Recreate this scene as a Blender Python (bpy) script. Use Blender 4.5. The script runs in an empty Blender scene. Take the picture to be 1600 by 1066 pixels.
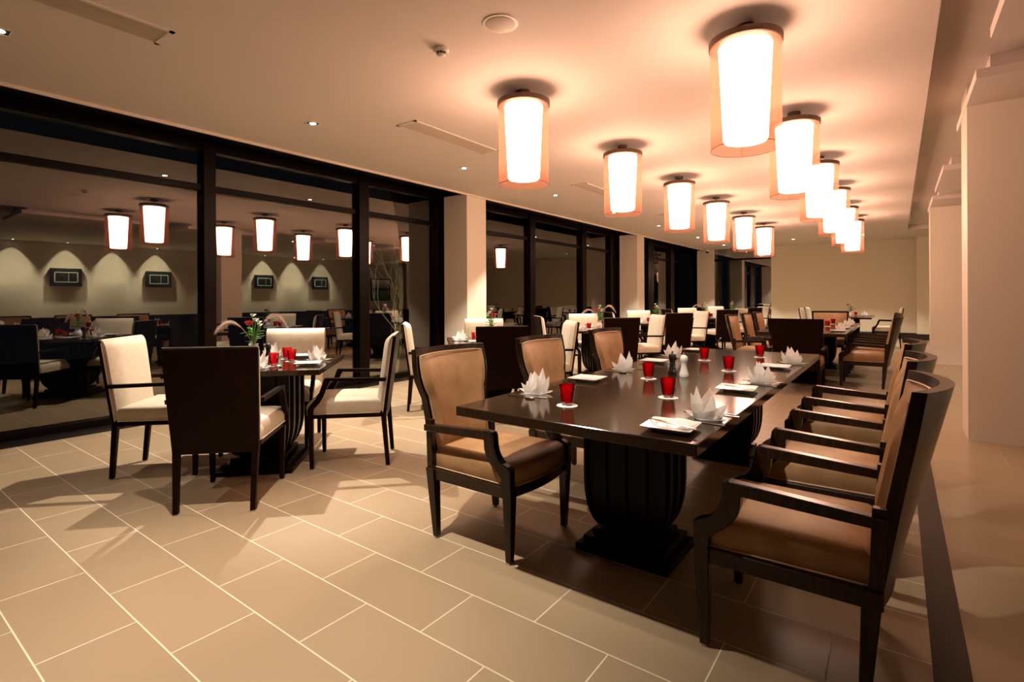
import bpy, bmesh, math, random
from mathutils import Vector, Matrix
random.seed(7)
PI = math.pi
sc = bpy.context.scene
C = sc.collection

# ------------------------------------------------------------------ camera, world, exposure
CAM_H, F_PX, YAW, ROLL, SHIFT = 1.22, 815.7, 0.6364, -0.0047, -66.4
cd = bpy.data.cameras.new('camera')
cam = bpy.data.objects.new('camera', cd); C.objects.link(cam)
cd.sensor_fit = 'HORIZONTAL'; cd.sensor_width = 36.0
cd.lens = F_PX / 1600 * 36.0
cd.shift_y = SHIFT / 1600
cd.clip_start = 0.05; cd.clip_end = 200
_c, _s = math.cos(YAW), math.sin(YAW)
_R, _F, _U = Vector((_c, _s, 0)), Vector((-_s, _c, 0)), Vector((0, 0, 1))
_cr, _sr = math.cos(ROLL), math.sin(ROLL)
_x = _R * _cr + _U * _sr
_y = _U * _cr - _R * _sr
_m = Matrix((_x, _y, -_F)).transposed().to_4x4()
_m.translation = Vector((0, 0, CAM_H))
cam.matrix_world = _m
sc.camera = cam
w = bpy.data.worlds.new('night'); sc.world = w; w.use_nodes = True
w.node_tree.nodes['Background'].inputs[0].default_value = (0.006, 0.007, 0.010, 1)
w.node_tree.nodes['Background'].inputs[1].default_value = 0.6
sc.view_settings.view_transform = 'Standard'
sc.view_settings.look = 'None'
sc.view_settings.exposure = 0.12
sc.view_settings.gamma = 1.0
sc.cycles.use_denoising = True
sc.cycles.max_bounces = 7
sc.cycles.diffuse_bounces = 2
sc.cycles.glossy_bounces = 4
sc.cycles.transmission_bounces = 6
sc.cycles.transparent_max_bounces = 12
sc.cycles.caustics_reflective = False
sc.cycles.caustics_refractive = False
sc.cycles.sample_clamp_indirect = 3.0
LAMP_E = 31.0                 # pendant diffuser emission
LAMP_COL = (1.0, 0.775, 0.63)
SPOT_COL = (1.0, 0.89, 0.74)
ZC = 2.90                    # dining ceiling height

# ------------------------------------------------------------------ materials
def mat(name, col, rough=0.5, metal=0.0, spec=0.5, coat=0.0, sheen=0.0, trans=0.0, ior=1.45, bump=None, vary=None, emit=None):
    m = bpy.data.materials.new(name); m.use_nodes = True
    nt = m.node_tree; b = nt.nodes['Principled BSDF']
    b.inputs['Base Color'].default_value = (*col, 1)
    b.inputs['Roughness'].default_value = rough
    b.inputs['Metallic'].default_value = metal
    b.inputs['Specular IOR Level'].default_value = spec
    b.inputs['Coat Weight'].default_value = coat
    b.inputs['Coat Roughness'].default_value = 0.12
    b.inputs['Sheen Weight'].default_value = sheen
    b.inputs['Transmission Weight'].default_value = trans
    b.inputs['IOR'].default_value = ior
    if emit:
        b.inputs['Emission Color'].default_value = (*emit[0], 1)
        b.inputs['Emission Strength'].default_value = emit[1]
    if vary or bump:
        tc = nt.nodes.new('ShaderNodeTexCoord')
        mp = nt.nodes.new('ShaderNodeMapping')
        nt.links.new(tc.outputs['Object'], mp.inputs[0])
        nz = nt.nodes.new('ShaderNodeTexNoise')
        nt.links.new(mp.outputs[0], nz.inputs['Vector'])
        if vary:
            col2, scale, stretch = vary
            mp.inputs['Scale'].default_value = stretch
            nz.inputs['Scale'].default_value = scale
            nz.inputs['Detail'].default_value = 5
            rp = nt.nodes.new('ShaderNodeValToRGB')
            rp.color_ramp.elements[0].position = 0.32; rp.color_ramp.elements[0].color = (*col, 1)
            rp.color_ramp.elements[1].position = 0.68; rp.color_ramp.elements[1].color = (*col2, 1)
            nt.links.new(nz.outputs['Fac'], rp.inputs[0])
            nt.links.new(rp.outputs[0], b.inputs['Base Color'])
        if bump:
            n2 = nt.nodes.new('ShaderNodeTexNoise'); n2.inputs['Scale'].default_value = bump[0]
            n2.inputs['Detail'].default_value = 3
            nt.links.new(tc.outputs['Object'], n2.inputs['Vector'])
            bp = nt.nodes.new('ShaderNodeBump'); bp.inputs['Strength'].default_value = bump[1]
            bp.inputs['Distance'].default_value = 0.002
            nt.links.new(n2.outputs['Fac'], bp.inputs['Height'])
            nt.links.new(bp.outputs[0], b.inputs['Normal'])
    return m

M = {}
M['wood'] = mat('dark_stained_wood', (0.006, 0.0014, 0.0006), 0.40, spec=0.10, vary=((0.010, 0.0026, 0.0010), 6, (14, 14, 1)))
M['wood_club'] = mat('brown_stained_wood', (0.012, 0.0050, 0.0022), 0.24, spec=0.36, vary=((0.026, 0.012, 0.0055), 6, (14, 14, 1)))
M['table_top'] = mat('polished_table_wood', (0.020, 0.010, 0.0042), 0.12, vary=((0.032, 0.017, 0.008), 5, (14, 1, 14)), spec=0.42)
M['table_base'] = mat('pedestal_wood', (0.006, 0.0022, 0.0010), 0.36, spec=0.12)
M['leather'] = mat('tan_leather', (0.29, 0.155, 0.067), 0.48, spec=0.3, vary=((0.39, 0.225, 0.108), 9, (1, 1, 1)), bump=(160, 0.25))
M['leather_pipe'] = mat('tan_piping', (0.50, 0.31, 0.18), 0.5)
M['cream'] = mat('cream_fabric', (0.60, 0.50, 0.37), 0.62, vary=((0.66, 0.55, 0.42), 30, (1, 1, 1)), bump=(300, 0.3), sheen=0.15)
M['cream_pipe'] = mat('cream_piping', (0.74, 0.62, 0.46), 0.6)
M['napkin'] = mat('white_linen', (0.86, 0.83, 0.78), 0.75, bump=(120, 0.2))
M['china'] = mat('white_china', (0.86, 0.84, 0.80), 0.12, coat=0.4)
M['steel'] = mat('polished_steel', (0.62, 0.60, 0.57), 0.14, metal=1.0)
M['black_mill'] = mat('black_lacquer', (0.012, 0.010, 0.010), 0.18, coat=0.5)
M['white_mill'] = mat('white_lacquer', (0.82, 0.78, 0.70), 0.2, coat=0.5)
M['coaster'] = mat('white_paper_coaster', (0.85, 0.80, 0.76), 0.8)
M['rose'] = mat('red_rose', (0.62, 0.012, 0.030), 0.55)
M['bloom'] = mat('white_bloom', (0.85, 0.84, 0.70), 0.6)
M['leaf'] = mat('green_leaf', (0.10, 0.26, 0.035), 0.4)
M['plume'] = mat('pink_grass_plume', (0.72, 0.52, 0.42), 0.8)
M['paint'] = mat('warm_white_paint', (0.76, 0.66, 0.54), 0.55, bump=(60, 0.04))
M['ceiling'] = mat('ceiling_paint', (0.80, 0.69, 0.615), 0.75, spec=0.2, bump=(4, 0.05))
M['wallp'] = mat('cream_wall_paint', (0.74, 0.65, 0.49), 0.6)
M['frame'] = mat('dark_bronze_frame', (0.003, 0.0010, 0.0004), 0.32, spec=0.12)
M['sill'] = mat('black_sill', (0.006, 0.005, 0.005), 0.35)
M['band'] = mat('dark_stone_band', (0.011, 0.006, 0.004), 0.3, spec=0.2)
M['skirt'] = mat('dark_skirting', (0.020, 0.012, 0.009), 0.35)
M['lampmetal'] = mat('brown_lamp_metal', (0.10, 0.058, 0.035), 0.42, metal=0.3)
M['white_plastic'] = mat('white_plastic', (0.78, 0.70, 0.60), 0.45)
M['speaker'] = mat('speaker_mesh', (0.60, 0.50, 0.40), 0.6)
M['slot'] = mat('dark_slot', (0.02, 0.015, 0.01), 0.6)
M['vent'] = mat('vent_grille', (0.62, 0.50, 0.38), 0.55)
M['bulb'] = mat('halogen_bulb', (1, 1, 1), 0.5, emit=((1.0, 0.93, 0.85), 30))
M['grass'] = mat('garden_grass', (0.06, 0.10, 0.018), 0.8, vary=((0.12, 0.17, 0.03), 12, (1, 1, 1)))
M['soil'] = mat('night_ground', (0.02, 0.025, 0.012), 0.9)
M['twig'] = mat('pale_twig', (0.62, 0.55, 0.42), 0.8)
M['art_dark'] = mat('dark_art_mount', (0.010, 0.012, 0.010), 0.3)
M['art_line'] = mat('pale_art_line', (0.55, 0.60, 0.50), 0.5)
M['bench'] = mat('dark_panelling', (0.014, 0.008, 0.006), 0.4)
M['blackdome'] = mat('smoked_dome', (0.02, 0.014, 0.012), 0.1, coat=0.5)

def lamp_shade_mat():
    m = bpy.data.materials.new('sheer_orange_shade'); m.use_nodes = True
    nt = m.node_tree; nt.nodes.clear()
    out = nt.nodes.new('ShaderNodeOutputMaterial')
    tr = nt.nodes.new('ShaderNodeBsdfTransparent'); tr.inputs[0].default_value = (1.0, 0.76, 0.65, 1)
    tl = nt.nodes.new('ShaderNodeBsdfTranslucent'); tl.inputs[0].default_value = (0.26, 0.075, 0.045, 1)
    df = nt.nodes.new('ShaderNodeBsdfDiffuse'); df.inputs[0].default_value = (0.30, 0.095, 0.055, 1)
    m1 = nt.nodes.new('ShaderNodeMixShader'); m1.inputs[0].default_value = 0.35
    nt.links.new(tl.outputs[0], m1.inputs[1]); nt.links.new(df.outputs[0], m1.inputs[2])
    m2 = nt.nodes.new('ShaderNodeMixShader'); m2.inputs[0].default_value = 0.34
    nt.links.new(tr.outputs[0], m2.inputs[1]); nt.links.new(m1.outputs[0], m2.inputs[2])
    nt.links.new(m2.outputs[0], out.inputs[0])
    return m
def emit_mat(name, col, e):
    m = bpy.data.materials.new(name); m.use_nodes = True
    nt = m.node_tree; nt.nodes.clear()
    out = nt.nodes.new('ShaderNodeOutputMaterial'); em = nt.nodes.new('ShaderNodeEmission')
    em.inputs[0].default_value = (*col, 1); em.inputs[1].default_value = e
    nt.links.new(em.outputs[0], out.inputs[0]); return m
def linen_mat():
    m = bpy.data.materials.new('white_linen'); m.use_nodes = True
    nt = m.node_tree; nt.nodes.clear()
    out = nt.nodes.new('ShaderNodeOutputMaterial')
    d = nt.nodes.new('ShaderNodeBsdfDiffuse'); d.inputs[0].default_value = (0.88, 0.85, 0.81, 1)
    t = nt.nodes.new('ShaderNodeBsdfTranslucent'); t.inputs[0].default_value = (0.88, 0.84, 0.80, 1)
    m1 = nt.nodes.new('ShaderNodeMixShader'); m1.inputs[0].default_value = 0.5
    nt.links.new(d.outputs[0], m1.inputs[1]); nt.links.new(t.outputs[0], m1.inputs[2]); nt.links.new(m1.outputs[0], out.inputs[0])
    return m
def pane_mat(name, refl=0.10, tint=(0.75, 0.75, 0.72)):
    m = bpy.data.materials.new(name); m.use_nodes = True
    nt = m.node_tree; nt.nodes.clear()
    out = nt.nodes.new('ShaderNodeOutputMaterial')
    tr = nt.nodes.new('ShaderNodeBsdfTransparent'); tr.inputs[0].default_value = (*tint, 1)
    gl = nt.nodes.new('ShaderNodeBsdfGlossy'); gl.inputs['Roughness'].default_value = 0.0
    gl.inputs[0].default_value = (1.0, 0.96, 0.88, 1)
    fr = nt.nodes.new('ShaderNodeFresnel'); fr.inputs[0].default_value = 1.5
    ad = nt.nodes.new('ShaderNodeMath'); ad.operation = 'MULTIPLY_ADD'
    ad.inputs[1].default_value = 0.9; ad.inputs[2].default_value = refl
    nt.links.new(fr.outputs[0], ad.inputs[0])
    mx = nt.nodes.new('ShaderNodeMixShader')
    nt.links.new(ad.outputs[0], mx.inputs[0]); nt.links.new(tr.outputs[0], mx.inputs[1]); nt.links.new(gl.outputs[0], mx.inputs[2])
    nt.links.new(mx.outputs[0], out.inputs[0]); return m
def red_glass_mat():
    m = bpy.data.materials.new('red_glass'); m.use_nodes = True
    nt = m.node_tree; nt.nodes.clear()
    out = nt.nodes.new('ShaderNodeOutputMaterial')
    tr = nt.nodes.new('ShaderNodeBsdfTransparent'); tr.inputs[0].default_value = (0.98, 0.12, 0.15, 1)
    tl = nt.nodes.new('ShaderNodeBsdfTranslucent'); tl.inputs[0].default_value = (0.88, 0.018, 0.075, 1)
    gl = nt.nodes.new('ShaderNodeBsdfGlossy'); gl.inputs['Roughness'].default_value = 0.03
    m1 = nt.nodes.new('ShaderNodeMixShader'); m1.inputs[0].default_value = 0.38
    nt.links.new(tr.outputs[0], m1.inputs[1]); nt.links.new(tl.outputs[0], m1.inputs[2])
    fr = nt.nodes.new('ShaderNodeFresnel'); fr.inputs[0].default_value = 1.5
    m2 = nt.nodes.new('ShaderNodeMixShader')
    nt.links.new(fr.outputs[0], m2.inputs[0]); nt.links.new(m1.outputs[0], m2.inputs[1]); nt.links.new(gl.outputs[0], m2.inputs[2])
    nt.links.new(m2.outputs[0], out.inputs[0]); return m
M['shade'] = lamp_shade_mat(); M['napkin'] = linen_mat()
M['diffuser'] = emit_mat('glowing_diffuser', LAMP_COL, LAMP_E)
M['pane'] = pane_mat('window_glass')
M['pane_far'] = pane_mat('far_window_glass', 0.22)
M['red'] = red_glass_mat()
M['clear'] = mat('clear_glass_foot', (1.0, 0.9, 0.9), 0.03, trans=0.9)

def floor_mat(name, a, b, ox, oy, c1, c2, grout, gw, rough):
    """running-bond tiles: long joints run across the room (X), tiles a x b metres"""
    m = bpy.data.materials.new(name); m.use_nodes = True
    nt = m.node_tree; N = nt.nodes; L = nt.links; bs = N['Principled BSDF']
    geo = N.new('ShaderNodeNewGeometry'); sp = N.new('ShaderNodeSeparateXYZ'); L.new(geo.outputs['Position'], sp.inputs[0])
    def mth(op, x, y=None, z=None):
        n = N.new('ShaderNodeMath'); n.operation = op
        for i, v in enumerate((x, y, z)):
            if v is None: continue
            if isinstance(v, (int, float)): n.inputs[i].default_value = v
            else: L.new(v, n.inputs[i])
        return n.outputs[0]
    ry = mth('DIVIDE', mth('SUBTRACT', sp.outputs[1], oy), b)
    row = mth('FLOOR', ry)
    par = mth('FLOORED_MODULO', row, 2.0)
    sh = mth('MULTIPLY', mth('SUBTRACT', 1.0, par), 0.5)
    rx = mth('SUBTRACT', mth('DIVIDE', mth('SUBTRACT', sp.outputs[0], ox), a), sh)
    colm = mth('FLOOR', rx)
    fx = mth('FRACT', rx); fy = mth('FRACT', ry)
    ex = mth('MULTIPLY', mth('MINIMUM', fx, mth('SUBTRACT', 1.0, fx)), a)
    ey = mth('MULTIPLY', mth('MINIMUM', fy, mth('SUBTRACT', 1.0, fy)), b)
    g = mth('LESS_THAN', mth('MINIMUM', ex, ey), gw / 2)
    cv = N.new('ShaderNodeCombineXYZ'); L.new(colm, cv.inputs[0]); L.new(row, cv.inputs[1])
    wn = N.new('ShaderNodeTexWhiteNoise'); L.new(cv.outputs[0], wn.inputs[0])
    nz = N.new('ShaderNodeTexNoise'); nz.inputs['Scale'].default_value = 2.2; nz.inputs['Detail'].default_value = 4
    L.new(geo.outputs['Position'], nz.inputs['Vector'])
    fac = mth('ADD', mth('MULTIPLY', wn.outputs[0], 0.45), mth('MULTIPLY', nz.outputs['Fac'], 0.55))
    mx = N.new('ShaderNodeMix'); mx.data_type = 'RGBA'
    mx.inputs[6].default_value = (*c1, 1); mx.inputs[7].default_value = (*c2, 1); L.new(fac, mx.inputs[0])
    mg = N.new('ShaderNodeMix'); mg.data_type = 'RGBA'; L.new(g, mg.inputs[0]); L.new(mx.outputs[2], mg.inputs[6]); mg.inputs[7].default_value = (*grout, 1)
    L.new(mg.outputs[2], bs.inputs['Base Color'])
    L.new(mth('ADD', rough, mth('MULTIPLY', g, 0.4)), bs.inputs['Roughness'])
    bs.inputs['Specular IOR Level'].default_value = 0.5
    return m
M['floor'] = floor_mat('beige_floor_tiles', 0.6102, 0.29475, -3.853, 0.450, (0.32, 0.228, 0.140), (0.37, 0.265, 0.165), (0.70, 0.59, 0.45), 0.0050, 0.40)
M['aisle'] = floor_mat('pale_aisle_tiles', 0.90, 0.60, 0.19, 0.30, (0.35, 0.255, 0.155), (0.40, 0.295, 0.18), (0.36, 0.26, 0.165), 0.003, 0.26)

# ------------------------------------------------------------------ mesh helpers
class MB:
    def __init__(s): s.bm = bmesh.new()
    def face(s, vs):
        try: return s.bm.faces.new(vs)
        except ValueError: return None
    def box(s, x0, x1, y0, y1, z0, z1, bev=0.0, seg=2):
        r = bmesh.ops.create_cube(s.bm, size=1.0)['verts']
        for v in r:
            v.co.x = x0 + (v.co.x + .5) * (x1 - x0); v.co.y = y0 + (v.co.y + .5) * (y1 - y0); v.co.z = z0 + (v.co.z + .5) * (z1 - z0)
        if bev:
            es = list({e for v in r for e in v.link_edges})
            bmesh.ops.bevel(s.bm, geom=es, offset=bev, segments=seg, affect='EDGES', profile=.6, clamp_overlap=True)
        return s
    def loft(s, rings, cap=True, closed=True):
        R = [[s.bm.verts.new(p) for p in r] for r in rings]
        n = len(R[0])
        for a, b in zip(R, R[1:]):
            for i in range(n if closed else n - 1):
                j = (i + 1) % n
                s.face((a[i], a[j], b[j], b[i]))
        if cap and closed:
            s.face(list(reversed(R[0]))); s.face(R[-1])
        return s
    def prism(s, poly, y0, y1, axis='y'):
        """polygon in x,z extruded along y (or in x,y along z)"""
        if axis == 'y': a = [(x, y0, z) for x, z in poly]; b = [(x, y1, z) for x, z in poly]
        else: a = [(x, y, y0) for x, y in poly]; b = [(x, y, y1) for x, y in poly]
        return s.loft([a, b])
    def lathe(s, prof, seg=20, cx=0, cy=0, cz=0, capt=True):
        rings = [[(cx + r * math.cos(2 * PI * i / seg), cy + r * math.sin(2 * PI * i / seg), cz + z) for i in range(seg)] for r, z in prof]
        return s.loft(rings, cap=capt)
    def tube(s, pts, r, seg=8, flat=1.0):
        pts = [Vector(p) for p in pts]; rings = []
        rr = r if isinstance(r, (list, tuple)) else [r] * len(pts)
        up = Vector((0, 0, 1)); prev = None
        for i, p in enumerate(pts):
            t = (pts[min(i + 1, len(pts) - 1)] - pts[max(i - 1, 0)]).normalized()
            ref = prev if prev is not None else (up if abs(t.z) < .9 else Vector((1, 0, 0)))
            a = (ref - t * ref.dot(t))
            a = a.normalized() if a.length > 1e-6 else t.orthogonal().normalized()
            prev = a; b = t.cross(a)
            rings.append([p + a * (math.cos(2 * PI * k / seg) * rr[i] * flat) + b * (math.sin(2 * PI * k / seg) * rr[i]) for k in range(seg)])
        return s.loft(rings)
    def xf(s, m):
        bmesh.ops.transform(s.bm, matrix=m, verts=s.bm.verts); return s
    def build(s, name, m, parent=None, smooth=False, bevel=0.0, loc=None):
        bmesh.ops.recalc_face_normals(s.bm, faces=s.bm.faces)
        if bevel:
            es = [e for e in s.bm.edges if len(e.link_faces) == 2 and e.calc_face_angle(0) > 0.6]
            bmesh.ops.bevel(s.bm, geom=es, offset=bevel, segments=1, affect='EDGES', clamp_overlap=True)
        me = bpy.data.meshes.new(name); s.bm.to_mesh(me); s.bm.free()
        me.materials.append(m)
        if smooth:
            for p in me.polygons: p.use_smooth = True
            try: me.set_sharp_from_angle(angle=math.radians(38))
            except Exception: pass
        o = bpy.data.objects.new(name, me); C.objects.link(o)
        if parent: o.parent = parent
        if loc: o.location = loc
        return o

def thing(name, loc=(0, 0, 0), rz=0.0, label=None, cat=None, group=None):
    o = bpy.data.objects.new(name, None); C.objects.link(o)
    o.empty_display_size = 0.1; o.location = loc; o.rotation_euler = (0, 0, rz)
    tag(o, label, cat, group); return o
def tag(o, label=None, cat=None, group=None, kind=None):
    if label: o['label'] = label
    if cat: o['category'] = cat
    if group: o['group'] = group
    if kind: o['kind'] = kind
    return o
def struct(o): o['kind'] = 'structure'; return o
def kids(o): return [c for c in C.objects if c.parent == o]
KIDS = {}
def dup(root, loc, rz, label, group=None, skip=()):
    """copy a thing and each of its parts and sub-parts"""
    if root not in KIDS:
        KIDS[root] = [(c, kids(c)) for c in kids(root)]
    r = root.copy(); C.objects.link(r); r.location = loc; r.rotation_euler = (0, 0, rz); r['label'] = label
    if group: r['group'] = group
    for ch, gs in KIDS[root]:
        if ch.name.split('.')[0] in skip: continue
        c = ch.copy(); C.objects.link(c); c.parent = r
        for g in gs:
            d = g.copy(); C.objects.link(d); d.parent = c
    return r
USED = set()
def place(root, loc, rz, label, group=None, skip=()):
    if root not in USED:
        USED.add(root)
        root.location = loc; root.rotation_euler = (0, 0, rz); root['label'] = label
        if group: root['group'] = group
        if root not in KIDS: KIDS[root] = [(c, kids(c)) for c in kids(root)]
        return root
    return dup(root, loc, rz, label, group, skip)

# ------------------------------------------------------------------ the room
GX = -6.21          # glass plane of the window wall
LX = -5.53          # ceiling edge / column fronts
YN, YF = -3.6, 19.0
struct(MB().box(-6.35, 0.087, YN, YF, -0.12, 0.0).build('floor', M['floor']))
struct(MB().box(0.087, 0.188, YN, YF, -0.12, 0.001).build('trim_1', M['band']))
struct(MB().box(0.188, 8.6, YN, YF, -0.12, 0.0).build('floor', M['aisle']))
struct(MB().box(-6.30, -5.92, YN, 21.2, 0.0, 0.012).build('trim_2', M['sill']))
struct(MB().box(-6.35, -5.60, YF, 21.3, -0.12, 0.0).build('floor', M['floor']))
# ceiling: lower dining part with a lip at the window, raised strip over the aisle
b = MB(); b.box(LX, 0.205, YN, YF, ZC, ZC + 0.30)
b.box(0.205, 8.6, 16.4, YF, ZC, ZC + 0.30)
struct(b.build('ceiling', M['ceiling']))
struct(MB().box(LX, LX + 0.02, YN, YF, ZC - 0.028, ZC).build('trim_3', M['paint']))
struct(MB().box(0.205, 8.6, YN, 16.4, ZC + 0.12, ZC + 0.30).build('ceiling', M['ceiling']))
struct(MB().box(-6.35, LX, YN, 21.3, ZC + 0.10, ZC + 0.30).build('ceiling', M['sill']))
# walls
def wall(name, x0, x1, y0, y1, z0, z1, m): return struct(MB().box(x0, x1, y0, y1, z0, z1).build(name, M[m]))
wall('wall_far', -3.37, 0.43, YF, YF + 0.3, 0, 3.2, 'wallp')
wall('wall_far', 0.43, 8.6, YF - 0.45, YF + 0.3, 0, 3.2, 'wallp')
wall('baseboard_far', -3.37, 0.43, YF - 0.02, YF, 0, 0.17, 'skirt')
wall('baseboard_far', 0.41, 8.6, YF - 0.47, YF - 0.45, 0, 0.17, 'skirt')
wall('wall_far', -5.78, -5.19, YF, YF + 0.5, 0, ZC, 'paint')
wall('wall_far', -6.40, -5.60, 21.2, 21.4, 0, 3.2, 'sill')
wall('wall_near', -6.4, 8.6, YN - 0.2, YN, 0, 3.2, 'skirt')
wall('wall_right', 8.55, 8.75, YN, YF, 0, 3.2, 'wallp')
wall('trim_4', 8.25, 8.55, YN, YF, 0, 0.71, 'bench')
# window columns
for y0 in (6.28, 13.05, -0.49):
    wall('wall_column', LX - 0.50, LX, y0, y0 + 0.48, 0, ZC, 'paint')
# window frames: mullions, transom, base and head per bay, glass panes as their own objects
def window(n, y0, y1, muls, pane='pane'):
    b = MB(); x0, x1 = GX - 0.06, GX + 0.06
    b.box(x0, x1, y0, y1, 0.0, 0.085); b.box(x0, x1, y0, y1, ZC - 0.03, ZC + 0.10)
    b.box(x0 + .02, x1 - .02, y0, y1, 2.43, 2.50)
    for m0, m1 in muls: b.box(x0, x1 + .03, m0, m1, 0.0, ZC + 0.1)
    f = b.build('window_%d' % n, M['frame'], bevel=0.004); struct(f)
    edges = [m for m in muls]
    for (a0, a1), (c0, c1) in zip(edges, edges[1:]):
        for z0, z1 in ((0.085, 2.43), (2.50, ZC - 0.03)):
            p = MB().box(GX - 0.004, GX + 0.004, a1, c0, z0, z1).build('pane', M[pane], f)
    return f
window(1, YN, 6.55, [(YN, YN + .1), (-1.75, -1.6), (0.48, 0.63), (2.60, 2.73), (4.66, 4.83), (6.20, 6.55)])
window(2, 6.55, 13.35, [(6.55, 6.8), (8.93, 9.12), (11.16, 11.36), (12.72, 13.35)])
window(3, 13.35, 21.2, [(13.35, 13.6), (15.30, 15.75), (17.25, 17.6), (19.6, 20.1), (21.1, 21.2)])
# window in the far wall
b = MB(); b.box(-5.19, -3.37, YF + .02, YF + .12, 0, 0.08); b.box(-5.19, -3.37, YF + .02, YF + .12, 2.50, 2.56)
f = struct(b.build('window_4', M['frame']))
MB().box(-5.19, -3.37, YF + .05, YF + .06, 0.08, 2.50).build('pane', M['pane_far'], f)
MB().box(-5.19, -3.37, YF + .05, YF + .06, 2.56, 3.0).build('pane', M['pane_far'], f)
wall('trim_5', -5.19, -3.37, YF, YF + .3, ZC, 3.2, 'paint')
# aisle columns and the shallow ceiling drops around and between them
for y0 in (5.86, 12.1, -0.40):
    wall('wall_column', 0.477, 0.957, y0, y0 + 0.48, 0, 3.02, 'paint')
for y0, y1 in ((2.35, 4.40), (5.15, 6.70), (8.65, 10.40), (11.15, 12.85)):
    b = MB(); b.box(0.470, 2.0, y0, y1, 2.83, 2.90, .004, 1)
    b.box(0.56, 1.9, y0 + .10, y1 - .10, 2.90, 3.02)
    struct(b.build('ceiling', M['ceiling']))

# ------------------------------------------------------------------ things outside the window
struct(MB().box(-14, -6.36, YN, 22, -0.14, -0.02).build('floor', M['soil']))
b = MB()
for i in range(2600):
    x = random.uniform(-7.4, -6.6); y = random.uniform(6.2, 7.9); h = random.uniform(.25, .62) * (1 - .25 * abs(y - 7.0))
    a = random.uniform(0, 2 * PI); dx, dy = .012 * math.cos(a), .012 * math.sin(a); lx, ly = random.uniform(-.12, .12), random.uniform(-.12, .12)
    v = [b.bm.verts.new(p) for p in ((x - dx, y - dy, -.02), (x + dx, y + dy, -.02), (x + lx * .5 + dx * .7, y + ly * .5 + dy * .7, h * .6), (x + lx, y + ly, h), (x + lx * .5 - dx * .7, y + ly * .5 - dy * .7, h * .6))]
    b.face(v)
tag(b.build('ornamental_grass', M['grass']), 'clump of long green grass in the dark garden outside the window', 'grass', kind='stuff')
b = MB()
def branch(p, d, L, r, depth):
    pts = [p]; q = p
    for k in range(4):
        d = (d + Vector((random.uniform(-.22, .22), random.uniform(-.22, .22), random.uniform(-.05, .22)))).normalized()
        q = q + d * L / 4; pts.append(q)
    b.tube(pts, [r * (1 - .12 * k) for k in range(5)], 4)
    if depth:
        for k in range(3 if depth > 1 else 2):
            nd = (d + Vector((random.uniform(-.8, .8), random.uniform(-.8, .8), random.uniform(-.1, .5)))).normalized()
            branch(pts[random.choice((2, 3, 4))], nd, L * .72, r * .62, depth - 1)
for k in range(7):
    a = random.uniform(0, 2 * PI)
    branch(Vector((-7.6 + .08 * math.cos(a), 7.0 + .08 * math.sin(a), -.02)), Vector((.30 * math.cos(a), .30 * math.sin(a), 1)).normalized(), 1.15, .015, 3)
tag(b.build('bare_shrub', M['twig']), 'bare pale branching shrub outside the window behind the tables', 'shrub')
g = thing('garden_fill_light', (-6.75, 5.15, 0), 0, 'added hidden fill light on the ground outside near the bare shrub', 'light')  # added lamp kept out of sight to light the shrub and grass
MB().lathe([(.05, -.02), (.05, .08), (.03, .10)], 12).build('housing', M['sill'], g)
ld = bpy.data.lights.new('garden_fill_beam', 'SPOT'); ld.energy = 110; ld.color = (1, .88, .6); ld.spot_size = 1.5; ld.spot_blend = .6; ld.shadow_soft_size = .03
lo = bpy.data.objects.new('garden_fill_beam', ld); C.objects.link(lo); lo.parent = g; lo.location = (0, 0, .13)
lo.rotation_euler = Vector((-.75, 1.5, .75)).to_track_quat('-Z', 'Y').to_euler()

# ------------------------------------------------------------------ pendant lamps
def make_lamp():
    t = thing('pendant_lamp', cat='lamp', group='drum pendant lamps in two rows over the tables')
    MB().lathe([(.048, -.030), (.055, -.024), (.055, 0)], 20).build('canopy', M['lampmetal'], t, True)
    MB().lathe([(.006, -.09), (.006, -.028)], 8).build('stem', M['lampmetal'], t)
    b = MB(); b.lathe([(.205, -.128), (.213, -.124), (.213, -.088), (.205, -.084), (.03, -.082)], 40); b.build('top_ring', M['lampmetal'], t, True)
    b = MB(); b.loft([[(r * math.cos(2 * PI * i / 40), r * math.sin(2 * PI * i / 40), z) for i in range(40)] for r, z in ((.204, -.126), (.202, -.757))], cap=False)
    sh = b.build('shade', M['shade'], t, True)
    b = MB()
    pts = [(.203 * math.cos(2 * PI * i / 40), .203 * math.sin(2 * PI * i / 40), -.757) for i in range(41)]
    b.tube(pts, .0022, 5); b.build('bottom_hoop', M['lampmetal'], t)
    b = MB(); b.tube([(.203, 0, -.13), (.203, 0, -.757)], .0016, 4); b.build('seam_wire', M['lampmetal'], t)
    MB().lathe([(.155, -.130), (.128, -.700), (.120, -.712)], 28).build('diffuser', M['diffuser'], t, True)
    return t
lamp0 = make_lamp()
LY = [3.465, 5.36, 7.22, 9.06, 11.0, 12.92]
ordn = ['nearest', 'second', 'third', 'fourth', 'fifth', 'farthest']
for side, lx, sn in (('L', -2.435, 'left'), ('R', -0.755, 'right')):
    for k, y in enumerate(LY):
        if k == 0: lab = 'large glowing orange drum pendant, %s of the %s row%s' % (ordn[k], sn, ', beside the round ceiling speaker' if side == 'L' else ', largest lamp in the photo')
        else: lab = 'glowing orange drum pendant lamp, %s from the front in the %s row' % (ordn[k] if k < 5 else 'farthest', sn)
        place(lamp0, (lx, y, ZC), 0.4 if side == 'L' else 1.9, lab, 'drum pendant lamps in two rows over the tables')

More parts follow.
